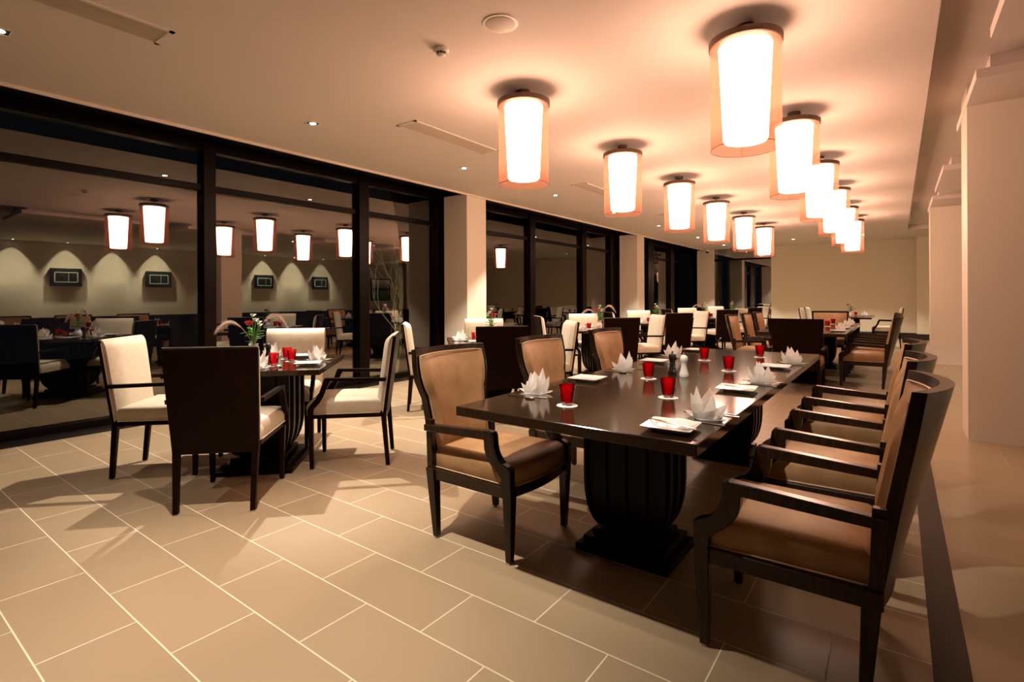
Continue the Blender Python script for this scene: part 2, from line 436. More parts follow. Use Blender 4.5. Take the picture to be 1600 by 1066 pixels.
# ------------------------------------------------------------------ recessed downlights
def spot(parent, e, size, loc=(0, 0, -.012), aim=(0, 0, -1), soft=.03, blend=.35, col=SPOT_COL):
    ld = bpy.data.lights.new('halogen_beam', 'SPOT'); ld.energy = e; ld.color = col; ld.spot_size = size; ld.spot_blend = blend; ld.shadow_soft_size = soft
    o = bpy.data.objects.new('halogen_beam', ld); C.objects.link(o); o.parent = parent; o.location = loc
    o.rotation_euler = Vector(aim).to_track_quat('-Z', 'Y').to_euler()
def downlight(x, y, z, e, label, size=1.6, aim=(0, 0, -1), soft=.025, group='recessed square downlights', blend=.35, col=SPOT_COL):
    t = thing('downlight', (x, y, z), 0, label, 'ceiling light', group)
    b = MB()
    for s_ in ((-.060, .060, -.060, -.048), (-.060, .060, .048, .060), (-.060, -.048, -.048, .048), (.048, .060, -.048, .048)):
        b.box(s_[0], s_[1], s_[2], s_[3], -.004, 0.0)
    b.build('trim_ring', M['white_plastic'], t)
    MB().box(-.048, .048, -.048, .048, -.001, 0).build('recess', M['slot'], t)
    MB().lathe([(.027, -.0035), (.027, -.001)], 16).build('bulb', M['bulb'], t)
    if e: spot(t, e, size, aim=aim, soft=soft, blend=blend, col=col)
    return t
DX = -4.48
names = {2.88: 'nearest square downlight in the ceiling above the first window table', 5.04: 'square downlight in the ceiling just left of the first column top',
         7.27: 'square downlight in the ceiling beyond the first column', 9.45: 'small downlight hidden behind the second left pendant lamp', 11.83: 'small downlight in the ceiling level with the second column',
         14.8: 'small downlight in the ceiling beyond the second column', 17.5: 'farthest small downlight beside the dome camera', 0.72: 'downlight in the ceiling left of the camera position'}
for y, lab in names.items():
    downlight(DX, y, ZC, {2.88: 560, 0.72: 80}.get(y, 460), lab)
downlight(-2.05, 1.05, ZC, 480, 'downlight in the ceiling over the open floor in front', size=1.5, blend=1.0)
downlight(-1.05, 1.30, ZC, 330, 'added fill downlight over the near end of the front long table', size=1.05, blend=.9, aim=(0, .72, -1))  # added lamp above the view, brightens napkins and tableware from the camera side
downlight(-2.43, 17.0, ZC, 300, 'bright downlight near the far wall between the two lamp rows')
downlight(-0.75, 17.0, ZC, 300, 'downlight near the far wall at the right')
downlight(-1.0, 14.9, ZC, 90, 'downlight above the small far table at the right')
for k, y in enumerate((3.6, 4.85, 6.05, 7.3, 9.6, 11.15, 12.45, 13.85)):
    downlight(8.34, y, 3.02, 800, 'wall washing downlight on the right side, ' + ('before the first picture', 'above the first picture', 'between first and second pictures', 'above the second picture', 'just past the second picture', 'above the third picture', 'between third and fourth pictures', 'above the fourth picture')[k], size=1.35, group='downlights washing the right wall', blend=.9, aim=(.12, 0, -1), col=(1, .93, .74))
# aisle downlights between the columns
for k, y in enumerate((9.0, 15.4)):
    downlight(2.7, y, 3.02, 260, 'aisle downlight %s the far column' % ('before', 'behind')[k], group='aisle downlights', size=2.0)

# ------------------------------------------------------------------ other ceiling fittings
t = thing('ceiling_speaker', (-1.945, 2.525, ZC), 0, 'round white ceiling speaker left of the nearest lamps', 'speaker')
MB().lathe([(.108, -.006), (.112, 0), ], 36).build('rim', M['white_plastic'], t, True)
MB().lathe([(.02, -.016), (.06, -.014), (.088, -.009), (.092, -.004)], 36).build('grille', M['speaker'], t, True)
t = thing('smoke_detector', (-2.46, 2.54, ZC), 0, 'white smoke detector on the ceiling beside the round speaker', 'smoke detector')
MB().lathe([(.045, -.024), (.052, -.018), (.052, 0)], 24).build('base', M['white_plastic'], t, True)
b = MB()
for k in range(8):
    a = k * PI / 4; b.box(-.008, .008, .026, .030, -.040, -.026); b.xf(Matrix.Rotation(PI / 4, 4, 'Z'))
b.build('slots', M['slot'], t)
MB().lathe([(.020, -.052), (.028, -.046), (.030, -.040), (.027, -.038), (.027, -.024)], 20).build('sensor_head', M['white_plastic'], t, True)
def vent(y0, y1, label):
    t = thing('air_vent', (-3.765, (y0 + y1) / 2, ZC), 0, label, 'air vent', 'long ceiling air vents')
    h = (y1 - y0) / 2; b = MB()
    for q in ((-.13, .13, -h, -h + .03), (-.13, .13, h - .03, h), (-.13, -.105, -h, h), (.105, .13, -h, h)): b.box(q[0], q[1], q[2], q[3], -.008, 0)
    b.build('frame', M['white_plastic'], t)
    MB().box(-.105, .105, -h + .03, h - .03, -.001, 0).build('backing', M['slot'], t)
    b = MB()
    for k in range(12): x = -.100 + .2 * k / 11; b.box(x - .006, x + .006, -h + .03, h - .03, -.006, -.001)
    b.build('slats', M['vent'], t)
vent(0.10, 1.38, 'long slatted ceiling air vent in the top left corner')
vent(3.40, 4.68, 'long flat ceiling air vent left of the nearest left lamp')
vent(6.75, 8.03, 'ceiling air vent behind the second left lamp')
vent(10.1, 11.38, 'farthest ceiling air vent beyond the third left lamp')
t = thing('security_camera', (-5.35, 18.75, ZC), 0, 'small white dome security camera on the ceiling in the far corner', 'camera')
MB().lathe([(.07, -.07), (.08, 0)], 16).build('housing', M['white_plastic'], t, True)
MB().lathe([(.02, -.13), (.05, -.11), (.06, -.07)], 16).build('dome', M['blackdome'], t, True)
t = thing('wall_outlet', (0.12, YF - .001, .58), 0, 'white wall outlet plate low on the far wall', 'outlet')
MB().box(-.11, .11, -.012, 0, -.05, .05, .003).build('plate', M['white_plastic'], t)
MB().box(-.012, .012, -.015, -.012, -.02, .02).build('socket', M['slot'], t)

# ------------------------------------------------------------------ leather club chair (local: faces +x)
def ww(z):
    P = [(.33, .236), (.60, .238), (.70, .246), (.755, .268), (.80, .281), (.86, .283), (.955, .276)]
    if z <= P[0][0]: return P[0][1]
    for (a, wa), (b_, wb) in zip(P, P[1:]):
        if z <= b_:
            t_ = (z - a) / (b_ - a); t_ = t_ * t_ * (3 - 2 * t_); return wa + (wb - wa) * t_
    return P[-1][1]
def xr(z): return -.250 - .105 * max(0, (z - .33)) / .62      # front face of the back at its ends
def bulge(z): return .030 + .045 * max(0, z - .33) / .62
def back_grid(b, zs, wfun, xoff_f, xoff_b, n=11, puff=0.0, z_top=None, z_bot=None):
    """closed curved slab"""
    rings = []
    for zi, z in enumerate(zs):
        W = wfun(z); fr = []; bk = []
        ez = 1.0
        if puff:
            tt = zi / (len(zs) - 1); ez = min(1, 4.5 * min(tt, 1 - tt) + .0) ** .5
        for i in range(n):
            u = -1 + 2 * i / (n - 1); y = W * u
            base = xr(z) - bulge(z) * (1 - u * u)
            p = puff * ez * min(1, 5 * (1 - abs(u))) ** .5 if puff else 0
            fr.append((base + xoff_f + p, y, z)); bk.append((base + xoff_b, y, z))
        rings.append(fr + bk[::-1])
    b.loft(rings)
def taper(b, cx, cy, z0, z1, s0, s1, dx=0, dy=0):
    """square leg: bottom size s0 at z0, top size s1 at z1, bottom shifted by dx,dy"""
    h0, h1 = s0 / 2, s1 / 2
    b.loft([[(cx + dx - h0, cy + dy - h0, z0), (cx + dx + h0, cy + dy - h0, z0), (cx + dx + h0, cy + dy + h0, z0), (cx + dx - h0, cy + dy + h0, z0)],
            [(cx - h1, cy - h1, z1), (cx + h1, cy - h1, z1), (cx + h1, cy + h1, z1), (cx - h1, cy + h1, z1)]])
def make_club():
    t = thing('club_dining_chair', cat='chair')
    W = M['wood_club']
    # back shell with ogee outline
    zs = [.300, .36, .45, .55, .60, .65, .70, .73, .76, .79, .82, .86, .90, .94, .952]
    b = MB(); back_grid(b, zs, ww, 0, -.036); b.build('backrest_frame', W, t, True)
    zc = [.40 + i * (.918 - .40) / 15 for i in range(16)]
    b = MB(); back_grid(b, zc, lambda z: ww(z) - .030, .002, -.004, n=13, puff=.040); bc = b.build('backrest', M['leather'], t, True)
    # piping around the back cushion
    pts = []
    for z in zc: pts.append((xr(z) - bulge(z) * (1 - (1 - .03 / ww(z)) ** 2) + .012, ww(z) - .028, z))
    for i in range(9):
        u = 1 - 2 * (i + 1) / 10; z = .922; pts.append((xr(z) - bulge(z) * (1 - u * u) + .014, (ww(z) - .028) * u, z))
    for z in reversed(zc): pts.append((xr(z) - bulge(z) * (1 - (1 - .03 / ww(z)) ** 2) + .012, -(ww(z) - .028), z))
    MB().tube(pts, .0038, 5).build('piping', M['leather_pipe'], bc, True)
    # seat frame
    b = MB()
    b.box(-.27, .235, .228, .262, .298, .352); b.box(-.27, .235, -.262, -.228, .298, .352)
    n = 10; fo = [(.232 + .030 * (1 - (2 * i / n - 1) ** 2), -.235 + .47 * i / n) for i in range(n + 1)]
    b.prism(fo + [(x - .03, y) for x, y in reversed(fo)], .298, .352, 'z')
    b.box(-.28, -.25, -.23, .23, .298, .352)
    b.build('seat_frame', W, t, bevel=.003)
    # seat cushion with bowed front and domed top
    rings = []
    for z, ins, dome in ((.352, .006, 0), (.362, 0, 0), (.425, 0, 0), (.445, .010, 0), (.455, .03, .004), (.464, .09, .008), (.468, .17, .008)):
        r = []
        for i in range(12): u = -1 + 2 * i / 11; r.append((.236 + .032 * (1 - u * u) - ins, (.245 - ins) * u, z + dome))
        for i in range(12): u = 1 - 2 * i / 11; r.append((-.262 + ins - .012 * (1 - u * u), (.232 - ins) * u, z + dome))
        rings.append(r)
    cu = MB().loft(rings).build('seat', M['leather'], t, True)
    pp = [(-.25, .236, .356)] + [(.238 + .032 * (1 - (2 * i / 10 - 1) ** 2), .247 - .494 * i / 10, .356) for i in range(11)] + [(-.25, -.236, .356)]
    MB().tube(pp, .0042, 5).build('piping', M['leather_pipe'], cu, True)
    for s in (-1, 1):
        b = MB(); taper(b, .229, s * .249, .006, .356, .030, .052, -.004, -s * .006)
        l = b.build('leg', W, t, bevel=.003)
        MB().lathe([(.012, 0), (.012, .008)], 10, .225, s * .243).build('foot_glide', M['steel'], l)
        b = MB(); taper(b, -.262, s * .249, .006, .356, .030, .054, .022, -s * .006)
        l = b.build('leg', W, t, bevel=.003)
        MB().lathe([(.012, 0), (.012, .008)], 10, -.240, s * .243).build('foot_glide', M['steel'], l)
        # rear post block and scrolled arm
        poly = [(-.300, .575), (-.300, .542), (.098, .556), (.100, .520), (.108, .490), (.125, .462), (.150, .436), (.180, .414), (.200, .392), (.204, .350),
                (.255, .350), (.254, .440), (.238, .450), (.210, .462), (.188, .480), (.172, .505), (.163, .535), (.158, .585), (.150, .598), (.135, .602)]
        y0, y1 = sorted((s * .238, s * .277)); b = MB(); b.prism(poly, y0, y1)
        b.build('armrest', W, t, bevel=.003)
        y0, y1 = sorted((s * .232, s * .262)); b = MB()
        b.prism([(-.289, .30), (-.250, .30), (-.262, .60), (-.300, .60)], y0, y1); b.build('rear_post', W, t, bevel=.002)
    return t

# ------------------------------------------------------------------ cream window chair (local: faces +x)
def make_window_chair():
    t = thing('upholstered_armchair', cat='chair')
    W = M['wood']
    def hw(z): return .233 + .022 * (z - .33) / .62
    def xf(z): return -.232 - .083 * (z - .33) / .62
    rings = []
    for z in (.335, .45, .6, .75, .948):
        rings.append([(xf(z), -hw(z), z), (xf(z), hw(z), z), (xf(z) - .024, hw(z), z), (xf(z) - .024, -hw(z), z)])
    MB().loft(rings).build('backrest_panel', W, t, bevel=.003)
    prof = [(.40, .0), (.42, .050), (.50, .056), (.70, .056), (.84, .056), (.90, .054), (.925, .046), (.942, .030), (.954, .010), (.956, -.012)]
    rings = []
    for z, th in prof:
        zz = min(z, .95); W_ = hw(zz) - .004; r = []
        for i in range(9):
            u = -1 + 2 * i / 8; e = min(1, 6 * (1 - abs(u))) ** .5
            r.append((xf(zz) + th * (.45 + .55 * e) + (.004 * (1 - u * u)), W_ * u, z))
        r += [(xf(zz) - (.012 if z > .945 else -.0005), W_, z), (xf(zz) - (.012 if z > .945 else -.0005), -W_, z)]
        rings.append(r)
    bc = MB().loft(rings).build('backrest', M['cream'], t, True)
    pts = [(xf(z) + .002, hw(z), z) for z in (.40, .6, .8, .93)] ; pts2 = [(xf(z) + .002, -hw(z), z) for z in (.40, .6, .8, .93)]
    MB().tube(pts, .0035, 5).build('piping', M['cream_pipe'], bc, True); MB().tube(pts2, .0035, 5).build('piping', M['cream_pipe'], bc, True)
    b = MB()
    b.box(-.235, .275, .212, .238, .366, .396); b.box(-.235, .275, -.238, -.212, .366, .396); b.box(.250, .278, -.215, .215, .366, .396); b.box(-.235, -.21, -.215, .215, .366, .396)
    b.build('seat_frame', W, t, bevel=.002)
    rings = []
    for z, ins, dome in ((.396, .004, 0), (.405, 0, 0), (.455, -.003, 0), (.478, .006, 0), (.490, .022, .003), (.500, .06, .006), (.504, .13, .008)):
        r = []
        for i in range(9): u = -1 + 2 * i / 8; r.append((.286 + .006 * (1 - u * u) - ins, (.243 - ins) * u, z + dome))
        for i in range(9): u = 1 - 2 * i / 8; r.append((-.225 + ins, (.236 - ins) * u, z + dome))
        rings.append(r)
    cu = MB().loft(rings).build('seat', M['cream'], t, True)
    MB().tube([(-.22, .239, .400), (.286, .246, .400), (.294, 0, .400), (.286, -.246, .400), (-.22, -.239, .400)], .004, 5).build('piping', M['cream_pipe'], cu, True)
    for s in (-1, 1):
        b = MB(); taper(b, .262, s * .224, .006, .380, .026, .036, -.004, -s * .006); l = b.build('leg', W, t, bevel=.002)
        MB().lathe([(.010, 0), (.010, .007)], 8, .258, s * .218).build('foot_glide', M['steel'], l)
        b = MB(); taper(b, -.243, s * .214, .006, .385, .028, .036, -.030, -s * .008); l = b.build('leg', W, t, bevel=.002)
        MB().lathe([(.010, 0), (.010, .007)], 8, -.273, s * .206).build('foot_glide', M['steel'], l)
        poly = [(-.262, .626), (.120, .636), (.150, .580), (.172, .525), (.198, .480), (.236, .440), (.246, .370), (.280, .370), (.276, .440), (.258, .470), (.226, .508), (.198, .556), (.168, .640), (.158, .660), (-.268, .652)]
        y0, y1 = sorted((s * .238, s * .268)); b = MB(); b.prism(poly, y0, y1); b.build('armrest', W, t, bevel=.002)
    return t

# ------------------------------------------------------------------ tables
def make_table(name, sx, sy, peds, label, loc, rz=0, th=.042, pw=.20, pd=.155, ztop=.75):
    t = thing(name, loc, rz, label, 'table')
    b = MB(); b.box(-sx / 2, sx / 2, -sy / 2, sy / 2, ztop - th, ztop, .003, 1)
    b.build('tabletop', M['table_top'], t)
    for cy in peds:
        # fluted tulip pedestal
        def prof(z):
            if z > .34: return 1.0
            q = (.34 - z) / (.34 - .10); return 1.0 - .42 * (1 - math.sqrt(max(0, 1 - q * q)))
        zs = [.10, .12, .15, .19, .23, .28, .34, .50, ztop - th - .02]
        out = []
        def rect(hx, hy, nx=4, ny=3, d=.018):
            p = []
            def side(p0, p1, nn, nx_, ny_):
                for k in range(nn):
                    a0, a1 = k / nn, (k + 1) / nn; m_ = .16 / nn
                    for q, dd in ((a0 + m_ * .0, 0), (a0 + m_, 0), (a0 + m_ * 1.3, d), (a1 - m_ * 1.3, d), (a1 - m_, 0)):
                        p.append((p0[0] + (p1[0] - p0[0]) * q - nx_ * dd, p0[1] + (p1[1] - p0[1]) * q - ny_ * dd))
            side((-hx, -hy), (hx, -hy), nx, 0, -1); side((hx, -hy), (hx, hy), ny, 1, 0)
            side((hx, hy), (-hx, hy), nx, 0, 1); side((-hx, hy), (-hx, -hy), ny, -1, 0)
            return p
        rings = [[(x, y + cy, z) for x, y in rect(pw * prof(z), pd * prof(z))] for z in zs]
        pe = MB().loft(rings).build('pedestal', M['table_base'], t)
        b = MB(); b.box(-pw * .92, pw * .92, cy - pd * .98, cy + pd * .98, ztop - th - .02, ztop - th); b.build('top_plate', M['table_base'], pe)
        b = MB(); b.box(-pw * 1.15, pw * 1.15, cy - pd * 1.25, cy + pd * 1.25, 0, .035, .004, 1)
        b.box(-pw * 1.0, pw * 1.0, cy - pd * 1.08, cy + pd * 1.08, .035, .07, .004, 1); b.box(-pw * .8, pw * .8, cy - pd * .86, cy + pd * .86, .07, .10)
        b.build('plinth', M['table_base'], pe)
    return t
LT = (-1.038, 3.315)          # long table centre
make_table('long_dining_table', 1.04, 3.25, (-.90, .90), 'long polished dark wood table set for six in the foreground', (LT[0], LT[1], 0))
LT2 = (-1.05, 9.50)
make_table('long_dining_table', 1.04, 3.40, (-.95, .95), 'second long dark dining table behind the foreground table', (LT2[0], LT2[1], 0))
T7 = (-0.95, 15.25)
make_table('small_dining_table', .95, 2.0, (0,), 'small dark dining table near the far wall at the right', (T7[0], T7[1], 0))
ST = [(-3.80, 2.04), (-3.745, 4.665), (-3.68, 7.24), (-3.76, 9.78), (-3.70, 12.75), (-3.72, 15.4)]
sname = ['nearest window table', 'second window table', 'third window table', 'fourth window table', 'fifth window table', 'farthest window table']
slab = ['square dark wood window table set with red glasses, nearest at left', 'square dark window table beside the first white column, second in the row',
        'square dark window table between the two white columns, third in the row', 'square dark window table near the second white column, fourth in the row',
        'square dark window table beyond the second white column, fifth in the row', 'square dark window table in front of the far window, last in the row']
for k, (x, y) in enumerate(ST):
    make_table('square_dining_table', .98, .98, (0,), slab[k], (x, y, 0), PI / 4, th=.036, pw=.225, pd=.225)

# ------------------------------------------------------------------ chairs
club = make_club(); wch = make_window_chair()
o3 = ['nearest', 'middle', 'farthest']
for k, y in enumerate((2.165, 3.09, 4.12)):
    place(club, (-1.665, y, 0), 0, 'tan leather armchair on the left side of the foreground long table, %s' % o3[k], 'leather chairs at the foreground long table')
for k, y in enumerate((2.12, 2.99, 3.95)):
    place(club, (-.325, y, 0), PI, 'tan leather armchair on the right side of the foreground long table, %s' % o3[k], 'leather chairs at the foreground long table')
for k, y in enumerate((8.55, 9.50, 10.45)):
    place(club, (-1.70, y, 0), 0, 'tan leather armchair on the left side of the second long table, %s' % o3[k], 'leather chairs at the second long table')
for k, y in enumerate((8.65, 9.60, 10.50)):
    place(club, (-.40, y, 0), PI, 'tan leather armchair on the right side of the second long table, %s' % o3[k], 'leather chairs at the second long table')
# wider panel-backed head chair (dark flat back toward the camera)
def make_head():
    t = thing('head_chair', cat='chair')
    W = M['wood']
    zs = [.30, .40, .60, .74, .78, .90, .952]
    def hw(z): return .262 if z < .72 else (.262 + .046 * min(1, (z - .72) / .07))
    def xf(z): return -.235 - .085 * (z - .30) / .65
    b = MB(); b.loft([[(xf(z), -hw(z), z), (xf(z), hw(z), z), (xf(z) - .030, hw(z), z), (xf(z) - .030, -hw(z), z)] for z in zs]); b.build('backrest_frame', W, t, bevel=.003)
    rings = []
    for i in range(12):
        z = .38 + (.918 - .38) * i / 11; e = min(1, 4 * min(i / 11, 1 - i / 11)) ** .5; r = []
        for j in range(9): u = -1 + 2 * j / 8; r.append((xf(z) + .005 + .042 * e * min(1, 5 * (1 - abs(u))) ** .5, (hw(z) - .035) * u, z))
        r += [(xf(z) - .001, hw(z) - .035, z), (xf(z) - .001, -hw(z) + .035, z)]; rings.append(r)
    MB().loft(rings).build('backrest', M['leather'], t, True)
    b = MB(); b.box(-.25, .25, -.262, .262, .300, .352); b.build('seat_frame', W, t, bevel=.003)
    rings = []
    for z, ins in ((.352, .004), (.36, 0), (.43, 0), (.45, .012), (.462, .04), (.468, .12)):
        rings.append([(.262 - ins, -.262 + ins, z), (.275 - ins, 0, z), (.262 - ins, .262 - ins, z), (-.245 + ins, .262 - ins, z), (-.245 + ins, 0, z), (-.245 + ins, -.262 + ins, z)])
    MB().loft(rings).build('seat', M['leather'], t, True)
    for s in (-1, 1):
        b = MB(); taper(b, .225, s * .245, 0, .30, .030, .048); b.build('leg', W, t)
        b = MB(); taper(b, -.235, s * .245, 0, .30, .030, .048, -.01); b.build('leg', W, t)
        poly = [(-.300, .575), (-.300, .542), (.098, .556), (.100, .520), (.125, .462), (.180, .414), (.204, .352), (.252, .352), (.254, .440), (.210, .462), (.172, .505), (.158, .585), (.135, .602)]
        y0, y1 = sorted((s * .268, s * .306)); MB().prism(poly, y0, y1).build('armrest', W, t, bevel=.003)
    return t
head = make_head()
place(head, (-1.03, 7.66, 0), PI / 2, 'head chair with wide dark wooden back at the near end of the second long table')
place(head, (-1.05, 11.40, 0), -PI / 2, 'head chair with tan leather front at the far end of the second long table')
sides = {'A': (-1, -1), 'B': (1, -1), 'C': (-1, 1), 'D': (1, 1)}
sdesc = {'A': 'cream armchair at the left corner side of the %s', 'B': 'armchair with its dark wooden back to the camera at the %s',
         'C': 'cream armchair against the window side of the %s', 'D': 'cream armchair seen from the side on the right of the %s'}
for k, (x, y) in enumerate(ST):
    for sd, (dx, dy) in sides.items():
        d = {'A': .655, 'B': .645, 'C': .575, 'D': .635}[sd]
        rz = math.atan2(-dy, -dx)
        place(wch, (x + dx * .7071 * d, y + dy * .7071 * d, 0), rz, sdesc[sd] % sname[k], 'cream armchairs round the window tables')
for x, y, rz, lab in ((-1.63, 14.75, 0, 'left of the small far table, nearer'), (-1.63, 15.75, 0, 'left of the small far table, farther'), (-.22, 15.55, PI, 'right of the small far table by the far wall')):
    place(wch, (x, y, 0), rz, 'cream armchair ' + lab, 'cream armchairs at the small far table')

# ------------------------------------------------------------------ tableware prototypes (local: diner sits at -x looking +x; table height 0)
def make_napkin():
    """stiff linen folded into a crown: three nested rings of pleats that end in peaks, and a flap on the table"""
    t = MB()
    def crown(peaks, rb, rt, depth, zb=.002):
        n = len(peaks); bot = []; mid = []; top = []
        for i, (a, h, lean) in enumerate(peaks):
            a2, h2 = peaks[(i + 1) % n][0] + (2 * PI if i == n - 1 else 0), peaks[(i + 1) % n][1]
            av = (a + a2) / 2; hv = min(h, h2) * .58
            bot.append((rb * math.cos(a), rb * math.sin(a), zb)); top.append(((rt + lean) * math.cos(a), (rt + lean) * math.sin(a), h))
            mid.append(((rt * .9 + rb * .1 + .004) * math.cos(a), (rt * .9 + rb * .1 + .004) * math.sin(a), h * .45))
            bot.append((rb * .9 * math.cos(av), rb * .9 * math.sin(av), zb)); top.append((rt * depth * math.cos(av), rt * depth * math.sin(av), hv))
            mid.append((rt * depth * .95 * math.cos(av), rt * depth * .95 * math.sin(av), hv * .5))
        t.loft([bot, mid, top], cap=False)
    crown([(.05, .088, .004), (1.30, .064, .006), (2.6, .050, .012), (3.9, .056, .012), (5.15, .084, .004)], .046, .056, .84)
    crown([(.75, .122, -.012), (2.85, .098, -.014), (4.9, .112, -.012)], .036, .044, .66)
    crown([(.2, .016, .014), (1.7, .024, .010), (2.9, .014, .034), (4.3, .012, .016), (5.4, .020, .008)], .046, .060, .84)
    o = t.build('folded_napkin', M['napkin'])
    tag(o, None, 'napkin'); return o
def make_tumbler():
    t = thing('red_tumbler', cat='glass')
    b = MB(); n = 24
    outr = [(.024, .012), (.0275, .020), (.0305, .040), (.0345, .070), (.0370, .090)]
    inr = [(.0350, .090), (.0325, .070), (.0280, .040), (.0240, .028), (.001, .024)]
    b.loft([[(r * math.cos(2 * PI * i / n), r * math.sin(2 * PI * i / n), z) for i in range(n)] for r, z in [(.001, .012)] + outr + inr], cap=True)
    b.build('bowl', M['red'], t, True)
    b = MB()
    b.lathe([(.020, .0), (.0235, .003), (.0238, .0125), (.018, .0125)], 12)
    b.build('clear_foot', M['clear'], t)
    return t
def make_plate():
    t = MB(); rings = []
    def sq(h, z, r=.012, n=3):
        p = []
        for cx, cy, a0 in ((h - r, h - r, 0), (-h + r, h - r, PI / 2), (-h + r, -h + r, PI), (h - r, -h + r, 1.5 * PI)):
            for k in range(n + 1): a = a0 + PI / 2 * k / n; p.append((cx + r * math.cos(a), cy + r * math.sin(a), z))
        return p
    t.loft([sq(.055, 0), sq(.056, .005), sq(.088, .015), sq(.089, .018), sq(.086, .018), sq(.060, .009), sq(.02, .008)])
    o = t.build('square_side_plate', M['china'], smooth=True); tag(o, None, 'plate'); return o
def make_coaster():
    o = MB().lathe([(.045, 0), (.046, .0008), (.045, .0016)], 28).build('paper_coaster', M['coaster']); tag(o, None, 'coaster'); return o
def blade(b, pts, th=.002, z=.001):
    up = [(x, w_) for x, w_ in pts]
    poly = [(x, w_) for x, w_ in up] + [(x, -w_) for x, w_ in reversed(up)]
    b.prism(poly, z, z + th, 'z')
def make_knife():
    b = MB(); blade(b, [(-.11, .006), (-.06, .007), (-.012, .005), (0, .008), (.06, .010), (.095, .006), (.105, .001)], .003, .0)
    o = b.build('table_knife', M['steel'], bevel=.0008); tag(o, None, 'knife'); return o
def make_fork():
    b = MB(); blade(b, [(-.10, .006), (-.05, .004), (.02, .003), (.035, .010), (.050, .011)], .0025, 0)
    for k in range(4): y = -.0095 + .0063 * k; b.box(.048, .085, y - .0017, y + .0017, 0.001, .0032)
    o = b.build('table_fork', M['steel']); tag(o, None, 'fork'); return o
def make_spoon():
    b = MB(); blade(b, [(-.09, .006), (-.04, .004), (.02, .003)], .0025, 0.0)
    rings = []
    for k in range(9):
        q = k / 8; x = .016 + .052 * q; w_ = .0175 * math.sin(PI * min(.98, max(.04, q))) ** .6
        rings.append([(x, w_ * math.cos(a), .007 + .006 * math.sin(a) * .5 - .004 * (1 - abs(math.cos(a)))) for a in [2 * PI * i / 8 for i in range(8)]])
    b.loft(rings); o = b.build('table_spoon', M['steel'], smooth=True); tag(o, None, 'spoon'); return o
def make_mill(name, m):
    t = thing(name, cat='mill')
    MB().lathe([(.026, 0), (.0275, .004), (.0275, .022), (.022, .034), (.0175, .060), (.0165, .078), (.021, .090)], 20).build('body', m, t, True)
    MB().lathe([(.0195, .0905), (.0225, .096), (.0235, .108), (.021, .120), (.012, .129), (.004, .131)], 20).build('head', m, t, True)
    MB().lathe([(.003, .130), (.0055, .134), (.005, .140), (.001, .142)], 10).build('knob', M['steel'] if m == M['white_mill'] else m, t, True)
    if m == M['black_mill']:
        MB().lathe([(.0279, .024), (.0279, .027)], 20).build('collar', M['steel'], t, True)
    return t
def petal_ball(b, c, r, n, seed, openness=.35):
    rnd = random.Random(seed)
    for k in range(n):
        q = k / n; a = k * 2.4; rr = r * (.25 + .75 * q); h = r * 1.5 * (1 - .25 * q)
        rings = []
        for i in range(4):
            v = i / 3; rad = rr * (.45 + .75 * v ** .8 + openness * v * v * q); row = []
            for j in range(5):
                th = a + (-1 + 2 * j / 4) * (.85 - .2 * v); row.append((c[0] + rad * math.cos(th), c[1] + rad * math.sin(th), c[2] - r * .7 + h * v - .12 * r * (abs(j - 2) / 2) ** 2 * v))
            rings.append(row)
        b.loft(rings, cap=False, closed=False)
def leafm(b, p, d, L, w_):
    d = Vector(d).normalized(); s = d.cross(Vector((0, 0, 1))); s = s.normalized() if s.length > .01 else Vector((1, 0, 0)); p = Vector(p)
    pts = [(0, 0), (.3, .8), (.6, .85), (.85, .45), (1, 0)]
    L_ = [b.bm.verts.new(p + d * L * q + s * w_ * k - Vector((0, 0, L * .35 * q * q))) for q, k in pts]
    Mid = [b.bm.verts.new(p + d * L * q - Vector((0, 0, L * .35 * q * q + w_ * .25 * (k > 0)))) for q, k in pts[1:4]]
    R_ = [b.bm.verts.new(p + d * L * q - s * w_ * k - Vector((0, 0, L * .35 * q * q))) for q, k in pts[1:4]]
    for f in ((L_[0], L_[1], Mid[0]), (L_[1], L_[2], Mid[1], Mid[0]), (L_[2], L_[3], Mid[2], Mid[1]), (L_[3], L_[4], Mid[2]),
              (L_[0], Mid[0], R_[0]), (Mid[0], Mid[1], R_[1], R_[0]), (Mid[1], Mid[2], R_[2], R_[1]), (Mid[2], L_[4], R_[2])): b.face(f)
